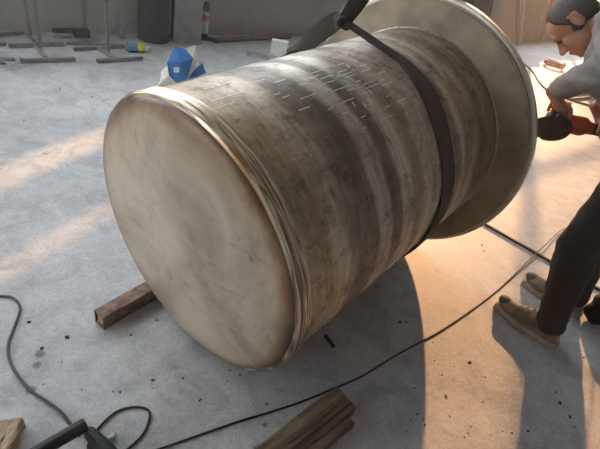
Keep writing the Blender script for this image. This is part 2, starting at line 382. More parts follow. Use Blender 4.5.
# the rest of the shed: closed roof, far and rear walls; the end at the left is an open gate
RD = 9.5
def slab(bm, s0, s1, o0, o1, z0, z1):
    vs_ = [bm.verts.new(wallp(s, z, o)) for z in (z0, z1) for s, o in ((s0, o0), (s1, o0), (s1, o1), (s0, o1))]
    for f in ((3, 2, 1, 0), (4, 5, 6, 7), (0, 1, 5, 4), (1, 2, 6, 5), (2, 3, 7, 6), (3, 0, 4, 7)): bm.faces.new([vs_[i] for i in f])
bm = bmesh.new(); slab(bm, WL0, WL1, -WT, RD, WH, WH + .08)
struct(obj('ceiling', bm, 'inner'))
bm = bmesh.new(); slab(bm, WL0, WL1, RD, RD + .1, 0, WH); struct(obj('wall_rear', bm, 'inner'))
bm = bmesh.new(); slab(bm, WL1 - .1, WL1, 0, RD, 0, WH); struct(obj('wall_right', bm, 'inner'))
bm = bmesh.new(); slab(bm, WL0, WL0 + .08, 3.3, RD, 0, WH); slab(bm, WL0, WL0 + .08, .9, 3.3, 3.8, WH); slab(bm, WL0, WL0 + .08, -WT, .9, 0, WH); struct(obj('wall_gate', bm, 'inner'))

# ================================================================== the steel vessel
TC = V((-0.3471, 1.128, .5193)); TA = V((.54519831, .83347272, .08990011)).normalized()
TU = TA.cross(V((0, 0, 1))).normalized(); TV = TU.cross(TA)
TR, TL, TF = .4903, 1.357, .6443
TM = Matrix(((TV.x, TU.x, TA.x, TC.x), (TV.y, TU.y, TA.y, TC.y), (TV.z, TU.z, TA.z, TC.z), (0, 0, 0, 1)))
def tw(s, th, r=TR):
    a = math.radians(th); return TC + TA * s + (TU * math.cos(a) + TV * math.sin(a)) * r
def tn(th):
    a = math.radians(th); return TU * math.cos(a) + TV * math.sin(a)
tank = thing('steel_vessel', 'large stainless steel cylinder with dished end and wide flange lying on the floor', 'tank'); tank.matrix_world = TM
Z = V((0, 0, 1)); YH = V((0, 1, 0))
bm = bmesh.new(); lathe(bm, [(TR - .004, .0), (TR, .012)] + [(TR + .0012 * math.sin(i * 1.7), .012 + i * (TL - .012) / 24) for i in range(1, 25)], 128)
obj('shell', bm, 'shell', tank, True)
prof = [(0, -.050)]
for i in range(1, 15):
    r = .43 * i / 14; prof.append((r, -.050 + .026 * (r / .43) ** 2))
for i in range(1, 9):
    a = i / 8 * math.pi / 2; prof.append((.43 + .054 * math.sin(a), -.024 + .028 * (1 - math.cos(a))))
bm = bmesh.new(); lathe(bm, prof, 128); obj('dished_head', bm, 'head', tank, True)
def wbf(r, h, k): return .0022 * noise.noise(V((math.cos(k * 6.283) * 9, math.sin(k * 6.283) * 9, h * 60)))
prof = [(TR - .012, -.004)] + [(TR + .001 + .0055 * abs(math.sin(t * math.pi * 3)) + .002 * math.sin(t * math.pi), -.002 + .060 * t) for t in [i / 30 for i in range(31)]] + [(TR - .006, .060)]
bm = bmesh.new(); lathe(bm, prof, 260, fn=wbf); obj('weld_bead', bm, 'weld', tank, True)
FT, TF1 = .052, TF - .020
bm = bmesh.new(); lathe(bm, [(TR - .03, TL), (TF1 - .003, TL), (TF1, TL + .003), (TF1, TL + .024), (TR - .03, TL + .024)], 128, closed=True)
fl = obj('flange', bm, 'flange', tank)
bm = bmesh.new(); lathe(bm, [(TF1 + .0005, TL + .002), (TF1 + .0015, TL + .004), (TF1 + .0015, TL + .021), (TF1 + .0005, TL + .024)], 128, closed=False); obj('ground_edge', bm, 'bright', fl, True)
bm = bmesh.new(); lathe(bm, [(.40, TL + .0245), (TF - .003, TL + .0245), (TF, TL + .0275), (TF, TL + .049), (TF - .003, TL + FT), (.40, TL + FT)], 128, closed=True)
bf = obj('backing_flange', bm, 'flange', tank)
bm = bmesh.new(); lathe(bm, [(TF1 + .004, TL + .0238), (TF - .004, TL + .0238), (TF + .0004, TL + .0270), (TF + .0008, TL + .030), (TF + .0008, TL + .048)], 128); obj('ground_edge', bm, 'bright', bf)
bm = bmesh.new(); lathe(bm, [(TR + .001, TL - .006), (TR + .003, TL - .005), (TR + .006, TL - .002), (TR + .007, TL + .001)], 200, fn=wbf); obj('flange_weld', bm, 'weldgrey', tank, True)
# layout ticks marked on the plate
rows = []
for th, ss in ((92, (.30, .44, .58, .68)), (87, (.34, .50, .66, .74)), (82, (.28, .40, .52, .62, .72)), (78.5, (.30, .52, .60, .70, 1.02)), (75, (.36, .47, .63, .78)), (71.5, (.33, .54, .66, .74)), (68, (.40, .50, .60, .72)), (64, (.45, .58, .69)), (60, (.52, .64, .74)), (56, (.48, .62)), (100, (.10, .22)), (96, (.12, .20))):
    for s in ss: rows.append((s + random.uniform(-.02, .02), th + random.uniform(-.7, .7), random.uniform(.025, .075), random.uniform(.0012, .0026)))
for i in range(12): rows.append((random.uniform(.5, .74), random.uniform(58, 86), random.uniform(.004, .006), .012))
rows = [(a, b, c_, d_ * 1.5) for a, b, c_, d_ in rows]
rows += [(.60, 80, .09, .003), (.66, 70, .10, .003), (.52, 74, .10, .003), (.46, 84, .08, .003), (.14, 88, .12, .0022), (.10, 84, .07, .002)]
bm = bmesh.new()
for s, th, L, wd in rows:
    dth = math.degrees(wd / TR)
    q = []
    for ds, dt in ((-L / 2, -dth / 2), (L / 2, -dth / 2), (L / 2, dth / 2), (-L / 2, dth / 2)):
        a = math.radians(th + dt); q.append(bm.verts.new(V((math.sin(a) * (TR + .0022), math.cos(a) * (TR + .0022), s + ds))))
    bm.faces.new(q)
cm = obj('layout_ticks', bm, 'chalk', tank); cm['label'] = 'short white layout ticks scribed on the shell'; cm['kind'] = 'stuff'

# ================================================================== lifting sling choked round the vessel
SL = thing('lifting_sling', 'dark brown webbing sling choked around the steel cylinder and hanging from above', 'sling', (0, 0, 0))
path = []
for th, s in ((76, .925), (70, .915), (62.5, .905), (48, .88), (33, .862), (18, .865), (4, .86), (-12, .85), (-40, .85), (-75, .85), (-110, .85), (-145, .84), (180, .83), (160, .80), (140, .78), (126, .775)):
    path.append((th, s))
pts, nr, wd = [], [], []
raw = []
for i, (th, s) in enumerate(path):
    t = th - 360 if i >= 12 else th
    raw.append(V((t, s * 100, 0)))
fine = catmull(raw, 8)
for i, q in enumerate(fine):
    pts.append(tw(q.y / 100, q.x, TR + .007)); nr.append(tn(q.x))
    f = i / (len(fine) - 1); wd.append(.050 + .042 * min(1, f * 7))
kn = D(344, 21, 1.90)
k0 = tw(.925, 76, TR + .007); pts = [kn.lerp(k0, f) for f in (0, .25, .5, .75)] + pts; nr = [tn(80)] * 4 + nr; wd = [.045, .048, .05, .05] + wd
bm = bmesh.new(); ribbon(bm, pts, nr, wd, .009); obj('wrapped_strap', bm, 'web', SL)
# leg from the eye down to the far side of the shell
far = [kn, tw(.88, 110, .570), tw(.84, 116, .540), tw(.815, 123, .510), tw(.80, 134, TR + .010)]
fp = catmull(far, 6); bm = bmesh.new()
ribbon(bm, fp, [(CAM - fp[i]).normalized() + tn(115) * (.25 + .6 * i / len(fp)) for i in range(len(fp))], [.045 + .030 * min(1, i / 5) for i in range(len(fp))], .010); obj('choked_strap', bm, 'web', SL)
upd = (D(361, -4, 1.90) - D(343, 22, 1.9)).normalized()
hp = [kn - upd * .02, kn + upd * .08, kn + upd * .3, kn + upd * .6 + V((0, 0, .1)), kn + upd * .8 + V((0, 0, .5)), kn + upd * .9 + V((0, 0, 1.2))]
hp = catmull(hp, 5); bm = bmesh.new()
ribbon(bm, hp, [V((.3, -.9, .1))] * len(hp), [.052 + .016 * min(1, i / 5) for i in range(len(hp))], .012); obj('hanging_strap', bm, 'web', SL)
blob('choker_eye', [cap(kn + TU * -.03, .020, kn + TU * .015 + V((0, 0, -.012)), .020), cap(kn + V((0, 0, .01)), .020, kn + upd * .04, .016), cap(kn + TA * .02, .022, kn - TA * .03, .018)], .005, 'web', SL, 2)

# ================================================================== person bent over the flange with a grinder
Fp = V((-.824, .567, 0)); Rp = V((.567, .824, 0)); UP = V((0, 0, 1))
P = thing('person', 'person in grey jacket and black trousers bending over to use a grinder behind the flange', 'person', (1.36, 1.83, 0))
hc, hd, hu = V((.935, 2.185, 1.295)), V((-.22, .13, -.965)).normalized(), None
hl = -Rp; hl = (hl - hd * hl.dot(hd)).normalized(); hu = hd.cross(hl); 
if hu.dot(Fp) < 0: hu = -hu
def hp_(f, l, u): return hc + hd * f + hl * l + hu * u          # face-forward, left, crown
neck = V((1.085, 2.085, 1.315)); chest = V((1.13, 2.03, 1.20)); hip = V((1.36, 1.855, .93))
gw = D(552, 91, 2.29)                                     # left wrist
shL, elL = D(618, 22, 2.26), D(616, 66, 2.14)
shR, elR = V((1.235, 2.27, 1.27)), V((1.34, 2.27, 1.03)); wrR = V((1.15, 2.10, 1.02))
GA = V((.235, -.055, .012)).normalized()                          # grinder body axis, head to tail
GH = D(553, 119, 2.33)                                      # grinder gear head
def grip(c, ax, out, rg, sgn, wrist, kn_r=.0095):
    """hand closed round an axis: palm on the 'out' side, four fingers and a thumb wrapped around"""
    ax = ax.normalized(); out = (out - ax * out.dot(ax)).normalized(); sd_ = ax.cross(out) * sgn; pr = []
    at = lambda a, r: out * math.cos(math.radians(a)) * r + sd_ * math.sin(math.radians(a)) * r
    pr.append(ell(c + out * (rg + .016) + sd_ * -.012, ax * .042, sd_ * .045, out * .017))
    pr.append(cap(c + out * (rg + .016) + sd_ * -.03, .024, wrist, .026))
    for i, (L, r0) in enumerate(((.92, .0095), (1.0, .0100), (.95, .0095), (.78, .0082))):
        o_ = c + ax * (.033 - i * .0215); rr = rg + r0
        seq = [o_ + at(18, rr + .008), o_ + at(65 * L, rr + .006), o_ + at(118 * L, rr + .002), o_ + at(165 * L, rr)]
        for j in range(3): pr.append(cap(seq[j], r0 * (1.08 - .08 * j), seq[j + 1], r0 * (1.0 - .08 * j)))
    t0 = c + ax * .036 + at(-30, rg + .018); t1 = c + ax * .050 + at(-70, rg + .014); t2 = c + ax * .042 + at(-115, rg + .010)
    pr += [cap(t0, .014, t1, .012), cap(t1, .012, t2, .0095)]
    return pr
sk = []
# head: skull, jaw, brow, nose, lips, ears, neck
sk += [ell(hp_(-.012, 0, .028), hd * .098, hl * .077, hu * .092), ell(hp_(.022, 0, -.045), hd * .066, hl * .060, hu * .080),
       ell(hp_(.052, 0, -.092), hd * .034, hl * .036, hu * .028), cap(hp_(.074, -.032, .022), .017, hp_(.074, .032, .022), .017),
       cap(hp_(.084, 0, .008), .009, hp_(.108, 0, -.034), .0125), cap(hp_(.094, -.013, -.037), .009, hp_(.094, .013, -.037), .009),
       cap(hp_(.084, -.02, -.064), .008, hp_(.088, .02, -.064), .008), cap(hp_(.082, -.016, -.076), .008, hp_(.082, .016, -.076), .008),
       ell(hp_(.052, .040, -.032), hd * .024, hl * .020, hu * .032), ell(hp_(.052, -.040, -.032), hd * .024, hl * .020, hu * .032)]
for s in (1, -1):
    sk += [ell(hp_(-.030, s * .083, -.004), hd * .021, hl * .009, hu * .034), cap(hp_(-.046, s * .093, .022), .007, hp_(-.044, s * .090, -.024), .006), cap(hp_(-.046, s * .093, .022), .007, hp_(-.016, s * .087, .030), .006)]
sk += [cap(hp_(-.03, 0, -.05), .055, neck, .060), cap(neck, .06, chest, .10)]
GO = GH + V((0, 0, .035))
sk += [cap(shL, .04, elL, .038), cap(elL, .036, gw, .026), cap(shR, .04, elR, .038), cap(elR, .036, wrR, .026), cap(shL, .05, chest, .08), cap(shR, .05, chest, .08)]
GT = GH + GA * .215                                              # tail grip
side = V((-.45, -.55, .60)).normalized()
body = blob('body', sk + grip(GO, GA, V((.15, -.35, .9)), .028, -1, gw) + grip(GT, GA, V((.3, .5, .75)), .026, 1, wrR), .0042, 'skin', P, 2)
body['label'] = 'tan face, neck and bare hands'
# eyes and brows
bm = bmesh.new()
for s in (1, -1):
    b2 = ell(hp_(.074, s * .031, .000), hd * .011, hl * .014, hu * .007); t = bpy.data.meshes.new('t'); b2.to_mesh(t); b2.free(); bm.from_mesh(t); bpy.data.meshes.remove(t)
    b2 = cap(hp_(.086, s * .016, .022), .0045, hp_(.078, s * .046, .024), .003); t = bpy.data.meshes.new('t'); b2.to_mesh(t); b2.free(); bm.from_mesh(t); bpy.data.meshes.remove(t)
wobj('eyes_and_brows', bm, 'hair', P, True)
# hair: thin cap over the skull
bm = ell(hp_(-.014, 0, .030), hd * .0995, hl * .0785, hu * .0935)
kill = [v for v in bm.verts if (lambda q: q.dot(hd) > .018 + .45 * max(0, q.dot(hu) - .02) or q.dot(hu) < -.048)(v.co - hc)]
bmesh.ops.delete(bm, geom=kill, context='VERTS')
bmesh.ops.solidify(bm, geom=bm.faces, thickness=.003)
wobj('hair', bm, 'hair', P, True)
def fold(a, f1, f2): return lambda c: a * noise.noise(V((c.x * f1, c.y * f1, c.z * f1))) + a * .5 * noise.noise(V((c.x * f2 + 4, c.y * f2, c.z * f2)))
cuffL = elL.lerp(gw, .80); cuffR = elR.lerp(wrR, .80)
jk = [cap(hip + V((0, 0, .06)), .16, chest - V((-.05, -.03, .0)), .15), ell(chest + Rp * .0, Rp * .20, (neck - hip).normalized() * .17, V((-.57, .39, -.72)) * .13),
      cap(neck + Fp * .005 + UP * .025, .080, chest, .13), cap(neck - Rp * .045 + UP * .02, .06, shL, .075), cap(shL, .078, chest, .12), cap(shR, .075, chest, .12),
      cap(shL, .078, elL, .068), cap(elL, .068, cuffL, .049), cap(shR, .074, elR, .064), cap(elR, .064, cuffR, .047),
      cap(hip + Rp * .07 + V((0, 0, .03)), .13, hip - Rp * .07 + V((0, 0, .03)), .13)]
jkt = blob('jacket', jk, .010, 'jacket', P, 3, lambda c: .016 * noise.noise(V((c.x * 6, c.y * 6, c.z * 15))) + .010 * (.6 - 1.6 * abs(noise.noise(V((c.x * 9 + 4, c.y * 9, c.z * 30)))))); jkt['label'] = 'grey long-sleeved work jacket with creased sleeves'
anL, anR = V((1.285, 1.665, .09)), V((1.505, 1.93, .09))
knL, knR = V((1.235, 1.76, .50)), V((1.43, 2.02, .50))
hiL, hiR = V((1.30, 1.78, .88)), V((1.42, 1.95, .88))
tr = [cap(hip, .155, hip - V((0, 0, .06)), .15)]
for a, k, h_ in ((anL, knL, hiL), (anR, knR, hiR)):
    tr += [cap(h_, .115, k, .090), cap(k, .090, a + V((0, 0, .02)), .064)]
trs = blob('trousers', tr, .011, 'trousers', P, 3, fold(.008, 14, 30))
for v in trs.data.vertices: v.co.z = max(v.co.z, .072)
def shoe(heel, toe, ank):
    d = (toe - heel); L = d.length; d.normalize(); s = UP.cross(d)
    at = lambda t, l, z: heel + d * (t * L) + s * l + UP * z
    sh = thing('tmp', '', ''); bpy.data.objects.remove(sh)
    prims = [cap(at(.14, 0, .050), .037, at(.45, 0, .050), .042), cap(at(.45, 0, .048), .043, at(.80, 0, .046), .044), cap(at(.17, 0, .095), .038, at(.38, 0, .092), .037),
             cap(at(.38, 0, .092), .037, at(.68, 0, .060), .036), cap(at(.72, .006, .046), .046, at(.85, .0, .046), .042)]
    up_ = blob('shoe', prims, .006, 'shoe', P, 3)
    # sole outline
    bm = bmesh.new(); outl = []
    for k in range(40):
        a = 2 * math.pi * k / 40; t = .5 - .5 * math.cos(a); wv = (.037 + .011 * math.sin(math.pi * min(1, t ** 1.5)) ** 2 + .008 * t) * (1 if math.sin(a) >= 0 else -1) * abs(math.sin(a)) ** (.5 if t < .5 else .38)
        outl.append((t, wv))
    r = [[bm.verts.new(at(t * 1.0, wv * g, z)) for t, wv in outl] for z, g in ((.0005, .94), (.006, 1.0), (.030, 1.03), (.036, .97))]
    for a, b in zip(r, r[1:]):
        for k in range(40): bm.faces.new((a[k], a[(k + 1) % 40], b[(k + 1) % 40], b[k]))
    bm.faces.new(r[0][::-1]); bm.faces.new(r[-1])
    bmesh.ops.translate(bm, verts=bm.verts, vec=-P.location); so = obj('sole', bm, 'sole', up_, True)
    o2 = blob('toe_cap', [ell(at(.89, .0, .064), d * .040, s * .034, UP * .026)], .005, 'shoedark', P, 1); o2.parent = up_
    for sg in (1, -1):                                            # dark quarter overlays
        bm = bmesh.new(); pipe(bm, catmull([at(.18, sg * .036, .060), at(.34, sg * .040, .075), at(.50, sg * .043, .060), at(.62, sg * .044, .048)], 5), lambda f: .004 + .008 * math.sin(math.pi * f), 8)
        bmesh.ops.translate(bm, verts=bm.verts, vec=-P.location); obj('side_overlay', bm, 'shoedark', up_, True)
    bm = bmesh.new()
    for i in range(4):
        t = .42 + .085 * i; zz = .131 - .038 * i / 3
        pipe(bm, catmull([at(t, -.030, zz - .016), at(t + .015, 0, zz + .004), at(t, .030, zz - .016)], 4), .0032, 6)
    pipe(bm, catmull([at(.42, 0, .134), at(.45, -.02, .139), at(.52, -.048, .108), at(.55, -.053, .09)], 4), .0028, 6); pipe(bm, catmull([at(.42, 0, .134), at(.46, .022, .139), at(.5, .053, .1)], 4), .0028, 6)
    bmesh.ops.translate(bm, verts=bm.verts, vec=-P.location); obj('laces', bm, 'lace', up_, True)
    return up_
shoe(V((1.345, 1.608, 0)), V((1.090, 1.828, 0)), anL)['label'] = 'beige and grey trainer with pale laces'
shoe(V((1.570, 1.885, 0)), V((1.305, 2.085, 0)), anR)['label'] = 'beige and grey trainer with pale laces'

# grinder in the hands
GR = thing('angle_grinder', 'orange red angle grinder with a black disc held in the hands of the person', 'grinder', tuple(GH))
def rel(bm): bmesh.ops.translate(bm, verts=bm.verts, vec=-GH); return bm
bm = bmesh.new(); lathe(bm, [(0, .022), (.034, .024), (.043, .04), (.044, .12), (.040, .135), (.028, .15), (.026, .17)], 24, GH, GA); obj('motor_body', rel(bm), 'orange', GR, True)
bm = bmesh.new(); lathe(bm, [(.026, .168), (.024, .18), (.024, .27), (.029, .29), (.027, .305), (0, .307)], 24, GH, GA); obj('tail_grip', rel(bm), 'blackrub', GR, True)
gn = (CAM - GH); gn = (gn - GA * gn.dot(GA)).normalized(); gn = (gn * .75 + V((0, 0, -.66))); gn = (gn - GA * gn.dot(GA)).normalized()
obj('gear_head', rel(lathe(bmesh.new(), [(0, -.034), (.024, -.032), (.034, -.012), (.036, .015), (.034, .026), (0, .026)], 20, GH, GA)), 'greycast', GR, True)
obj('spindle_collar', rel(lathe(bmesh.new(), [(0, 0), (.024, 0), (.024, .034), (.016, .036), (.016, .048), (0, .048)], 20, GH, gn)), 'greycast', GR, True)
dc = GH + gn * .046 - GA * .006 + V((0, 0, -.004))
obj('grinding_disc', rel(lathe(bmesh.new(), [(0, .002), (.012, .003), (.02, -.001), (.072, .0), (.076, .002), (.076, .008), (.02, .007), (.011, .010), (0, .010)], 40, dc, gn)), 'disc', GR)
gx, gy, _ = basis(gn, GA)
bm = bmesh.new(); ring = []
for k in range(23):
    a = math.pi * (k / 22 * 1.1 - .05); r = .081; dd = gx * math.cos(a) * r + gy * math.sin(a) * r
    ring.append([bm.verts.new(GH + gn * .036 + q) for q in (dd * .35, dd, dd + gn * .026, dd * .96 + gn * .026, dd * .96 + gn * .003, dd * .35 + gn * .003)])
for a, b in zip(ring, ring[1:]):
    for i in range(6): bm.faces.new((a[i], a[(i + 1) % 6], b[(i + 1) % 6], b[i]))
bm.faces.new(ring[0]); bm.faces.new(ring[-1][::-1])
obj('wheel_guard', rel(bm), 'greycast', GR, True)
gt = GH + GA * .305
fc = [(560, 231), (545, 245), (530, 259), (500, 288), (470, 311), (440, 331), (400, 353), (362, 376), (330, 390), (300, 402), (270, 412), (240, 421), (205, 433), (165, 447), (120, 462)]
fc = [G(x, y, 0.0037 + (.017 if i == 1 else .008 if i in (0, 2) else 0)) for i, (x, y) in enumerate(fc)]
bm = bmesh.new(); pipe(bm, catmull([gt, gt + GA * .05 + V((0, 0, -.03)), gt + GA * .06 + V((.03, .02, -.30)), V((1.66, 2.22, .35)), V((1.93, 2.50, .06)), V((2.00, 2.74, .008)), V((1.90, 2.86, .006))] + fc, 7), .0037, 8); pcd = obj('power_cord', rel(bm), 'cordblack', GR, True); pcd['label'] = 'long black power cord running across the floor'

# ================================================================== cords and bars on the floor
def cord(name, label, px, r, mat, z=None, grp=None):
    c = [G(x, y, r) for x, y in px]
    if z:
        for i, dz in z.items(): c[i].z += dz
    bm = bmesh.new(); pipe(bm, catmull(c, 7), r, 8); return tag(obj(name, bm, mat, None, True), label, 'cord', grp)
cord('extension_cord', 'dark grey cord snaking over the concrete to the small black-handled grinder',
     [(-25, 293), (0, 296), (13, 298), (20, 308), (15, 325), (8, 346), (12, 366), (28, 388), (48, 402), (62, 413), (72, 426), (80, 436)], .0050, 'cordgrey')
cord('looped_cord', 'black cord making a loop on the floor beside the small black-handled grinder',
     [(92, 436), (104, 422), (118, 411), (135, 407), (148, 410), (149, 420), (143, 434), (130, 447), (115, 458)], .0042, 'cordblack')
bm = bmesh.new(); a, b = G(470, 215, .008), G(640, 313, .008); bar(bm, a, b, .016, .016); tag(obj('flat_bar', bm, 'blackrub'), 'thin dark steel bar lying on the floor between flange and trainers', 'bar')
# rusty box section under the vessel
a, b = G(99, 320, .034), G(160, 285, .034); d = (b - a).normalized()
RB = thing('box_section', 'short rusty steel box section wedged under the vessel', 'bar', tuple(a))
bm = bmesh.new(); rtube(bm, a, a + d * .75, .058, .068, .005); wobj('tube_wall', bm, 'rust', RB)
bm = bmesh.new(); bar(bm, a + d * .008, a + d * .02, .049, .058); wobj('end_fill', bm, 'woodp', RB)
# curved bright swarf by the box section
bm = bmesh.new(); pipe(bm, catmull([G(130, 316, .004), G(135, 318, .006), G(140, 316, .010), G(143, 313, .012)], 4), .0035, 6); tag(obj('metal_sliver', bm, 'bright'), 'small pale curled sliver beside the rusty box section', 'scrap')
bm = bmesh.new(); bar(bm, G(325, 335, .006), G(334, 347, .006), .014, .010, bev=.002); tag(obj('steel_offcut', bm, 'stand_dark'), 'tiny dark steel offcut lying beside the vessel', 'scrap')
# wooden blocks
def timber(name, label, a, b, w, h, mat, splits, seed):
    rnd = random.Random(seed); t = thing(name, label, 'wood', tuple(V((a.x, a.y, 0)))); d = (b - a).normalized(); s = UP.cross(d)
    y = -w / 2
    for k, (fw, fh, e0, e1) in enumerate(splits):
        ww = w * fw; bm = bmesh.new(); n = 9
        rings = []
        for i in range(n):
            p = a.lerp(b, i / (n - 1)) + d * (e0 * (i == 0) - e1 * (i == n - 1)); hh = h * fh * (1 + rnd.uniform(-.06, .06)); ja = rnd.uniform(-.003, .003)
            q = [(y + ja, 0), (y + ww * .98 + ja, 0), (y + ww * .99 + ja, hh * .95), (y + ww * .8, hh + rnd.uniform(-.003, .003)), (y + ww * .15, hh * 1.0), (y + ja, hh * .96)]
            rings.append([bm.verts.new(V((p.x, p.y, 0)) + s * u + UP * z) for u, z in q])
        for r0, r1 in zip(rings, rings[1:]):
            for i in range(6): bm.faces.new((r0[i], r0[(i + 1) % 6], r1[(i + 1) % 6], r1[i]))
        bm.faces.new(rings[0][::-1]); bm.faces.new(rings[-1]); y += ww
        # orient grain along the block: rotate local x onto d
        ang = math.atan2(d.y, d.x); bmesh.ops.translate(bm, verts=bm.verts, vec=-t.location); bmesh.ops.rotate(bm, verts=bm.verts, cent=(0, 0, 0), matrix=Matrix.Rotation(-ang, 3, 'Z'))
        obj('splinter', bm, mat, t).rotation_euler = (0, 0, ang)
    return t
timber('timber_block', 'dark weathered timber with split ridges lying in front of the vessel', G(258, 480), G(346, 409), .135, .078, 'woodd', ((.24, .62, 0, .045), (.22, .66, .0, 0.0), (.14, .86, .0, 0.008), (.40, 1.0, .02, .012)), 3)
timber('wood_offcut', 'pale raw split wood offcut beside the small black-handled grinder', G(-2, 470), G(15, 426), .055, .048, 'woodp', ((.55, 1.0, 0, .0), (.45, .93, .0, .003)), 5)

# small grinder on the floor, bottom corner of the view
c0 = G(98, 444); SG = thing('small_grinder', 'black grinder with long round side handle resting on the floor by the coiled cord', 'grinder', tuple(c0))
h0, h1 = G(38, 452, .075), G(86, 424, .075); hd_ = (h1 - h0).normalized()
bm = bmesh.new(); L = (h1 - h0).length
lathe(bm, [(0, -.03), (.016, -.03), (.0205, -.02), (.021, L * .5), (.022, L - .008), (.0195, L - .001), (.010, L), (.010, L - .006), (0, L - .006)], 24, h0, hd_); wobj('side_handle', bm, 'blackrub', SG, True)
b0, b1 = G(84, 424, .05), G(112, 455, .04); bd = (b1 - b0).normalized()
bm = bmesh.new(); Lb = .19
lathe(bm, [(0, .012), (.014, .013), (.019, .025), (.021, .05), (.024, .09), (.024, Lb), (.018, Lb + .02), (0, Lb + .022)], 24, V((b0.x, b0.y, .030)), V((bd.x, bd.y, 0))); wobj('motor_body', bm, 'blackrub', SG, True)
bm = bmesh.new(); bar(bm, V((b0.x, b0.y, .050)) + bd * .03, V((b0.x, b0.y, .056)) + bd * .15, .016, .012, bev=.003); wobj('trigger_switch', bm, 'cordgrey', SG)
bm = bmesh.new(); lathe(bm, [(0, .0), (.028, .0), (.030, .003), (.028, .006), (.012, .008), (.012, .03), (0, .03)], 32, V((b0.x, b0.y, 0)) + bd * .06, UP); wobj('grinding_disc', bm, 'disc', SG)
pc = G(112, 437, .012); bm = bmesh.new(); lathe(bm, [(0, -.010), (.008, -.010), (.0085, 0), (.008, .012), (.005, .014), (0, .014)], 16, pc, V((.4, .9, 0))); tag(obj('plastic_bit', bm, 'paleblue', None, True), 'small pale blue plastic bit beside the small black-handled grinder', 'scrap')

# black bag behind the trainers
c = G(589, 326); BG = thing('tool_bag', 'rounded black fabric bag on the floor behind the trainers', 'bag', tuple(c + V((.12, 0, 0))))
k = c + V((.10, .06, 0))
blob('bag_body', [cap(k + V((-.075, -.02, .065)), .065, k + V((.10, .04, .065)), .065), cap(k + V((-.06, .0, .12)), .06, k + V((.11, .06, .12)), .062)], .008, 'trousers', BG, 4, fold(.007, 15, 30))
bm = bmesh.new(); pipe(bm, catmull([k + V((-.04, .0, .16)), k + V((-.01, .01, .21)), k + V((.05, .04, .215)), k + V((.09, .05, .165))], 5), .008, 8); wobj('bag_handle', bm, 'blackrub', BG, True)

# ================================================================== stands along the wall
def stand(label, feet, cross, post, top, mat='stand', w=.034):
    pf = G(*post, 0); t = thing('pipe_stand', label, 'stand', tuple(pf), 'welded pipe stands by the wall')
    for a, b in feet:
        bm = bmesh.new(); rtube(bm, G(*a, w / 2), G(*b, w / 2), w, w, .003); wobj('foot', bm, mat, t)
    bm = bmesh.new(); bar(bm, G(*cross[0], w / 2), G(*cross[1], w / 2), w * .95, w * .9); wobj('cross_bar', bm, mat, t)
    bm = bmesh.new(); p = V((pf.x, pf.y, w * .5)); q = p + top; bar(bm, p, q, .026, .026, V((.7, .7, 0))); wobj('post', bm, mat, t)
    dd = (G(*feet[0][1]) - G(*feet[0][0])).normalized()
    bm = bmesh.new(); bar(bm, q - dd * .25, q + dd * .25, w, w); wobj('head_bar', bm, mat, t)
    return t
stand('grey pipe stand with one upright post and low foot bars, next to the clear sheet', [((20, 61), (75, 59)), ((9, 46), (64, 44))], ((36, 46), (46, 58)), (41, 51), V((.0, .0, .85)))
stand('grey pipe stand with one upright post in front of the plastic bottle', [((97, 61), (142, 58)), ((74, 49), (124, 46))], ((98, 48), (114, 58)), (108, 54), V((.01, .0, .85)))
stand('slim pipe stand standing against the dark end of the wall', [((-4, 35), (24, 33)), ((-6, 45), (5, 44))], ((25, 33), (34, 42)), (31, 37), V((-.03, .0, .8)), w=.028)
stand('slim pipe stand with a black weight on its cross bar', [((66, 43), (118, 45)), ((54, 37), (72, 37))], ((80, 36), (88, 43)), (86, 39), V((.02, .0, .8)), w=.024)
bm = bmesh.new(); p = G(82, 40); bar(bm, p + V((-.05, -.05, .064)), p + V((.05, .05, .064)), .085, .07, bev=.008); tag(obj('weight_block', bm, 'drum'), 'black block on the cross bar of a slim pipe stand', 'block')
bm = bmesh.new(); rtube(bm, G(-20, 63, .017), G(15, 61, .017), .034, .034); tag(obj('loose_tube', bm, 'stand'), 'loose grey square tube on the floor under the clear sheet', 'tube')
# clear folded sheet on the tube
bm = bmesh.new(); bmesh.ops.create_grid(bm, x_segments=14, y_segments=10, size=1); q = G(2, 58, .05)
for v in bm.verts:
    x, y = v.co.x, v.co.y; v.co = q + V((x * .14, y * .10, .018 * noise.noise(V((x * 2.2, y * 2.2, 1))) + .02 - .03 * (x * x)))
tag(obj('plastic_sheet', bm, 'film', None, True), 'crumpled clear plastic sheet draped over a loose grey tube', 'sheet')
# post leaning on the wall
p = G(122, 39); bm = bmesh.new(); bar(bm, V((p.x, p.y, 0)), D(126, -40, math.hypot(p.x, p.y) + .12), .05, .04, WN); tag(obj('leaning_post', bm, 'boxsteel'), 'grey flat post leaning against the wall beside the dark drum', 'post')
bm = bmesh.new(); a, b = G(52, 30, .02), G(80, 31, .02); bar(bm, a, b, .05, .04); tag(obj('dark_bar', bm, 'stand_dark'), 'short dark bar lying along the foot of the dark wall', 'bar')
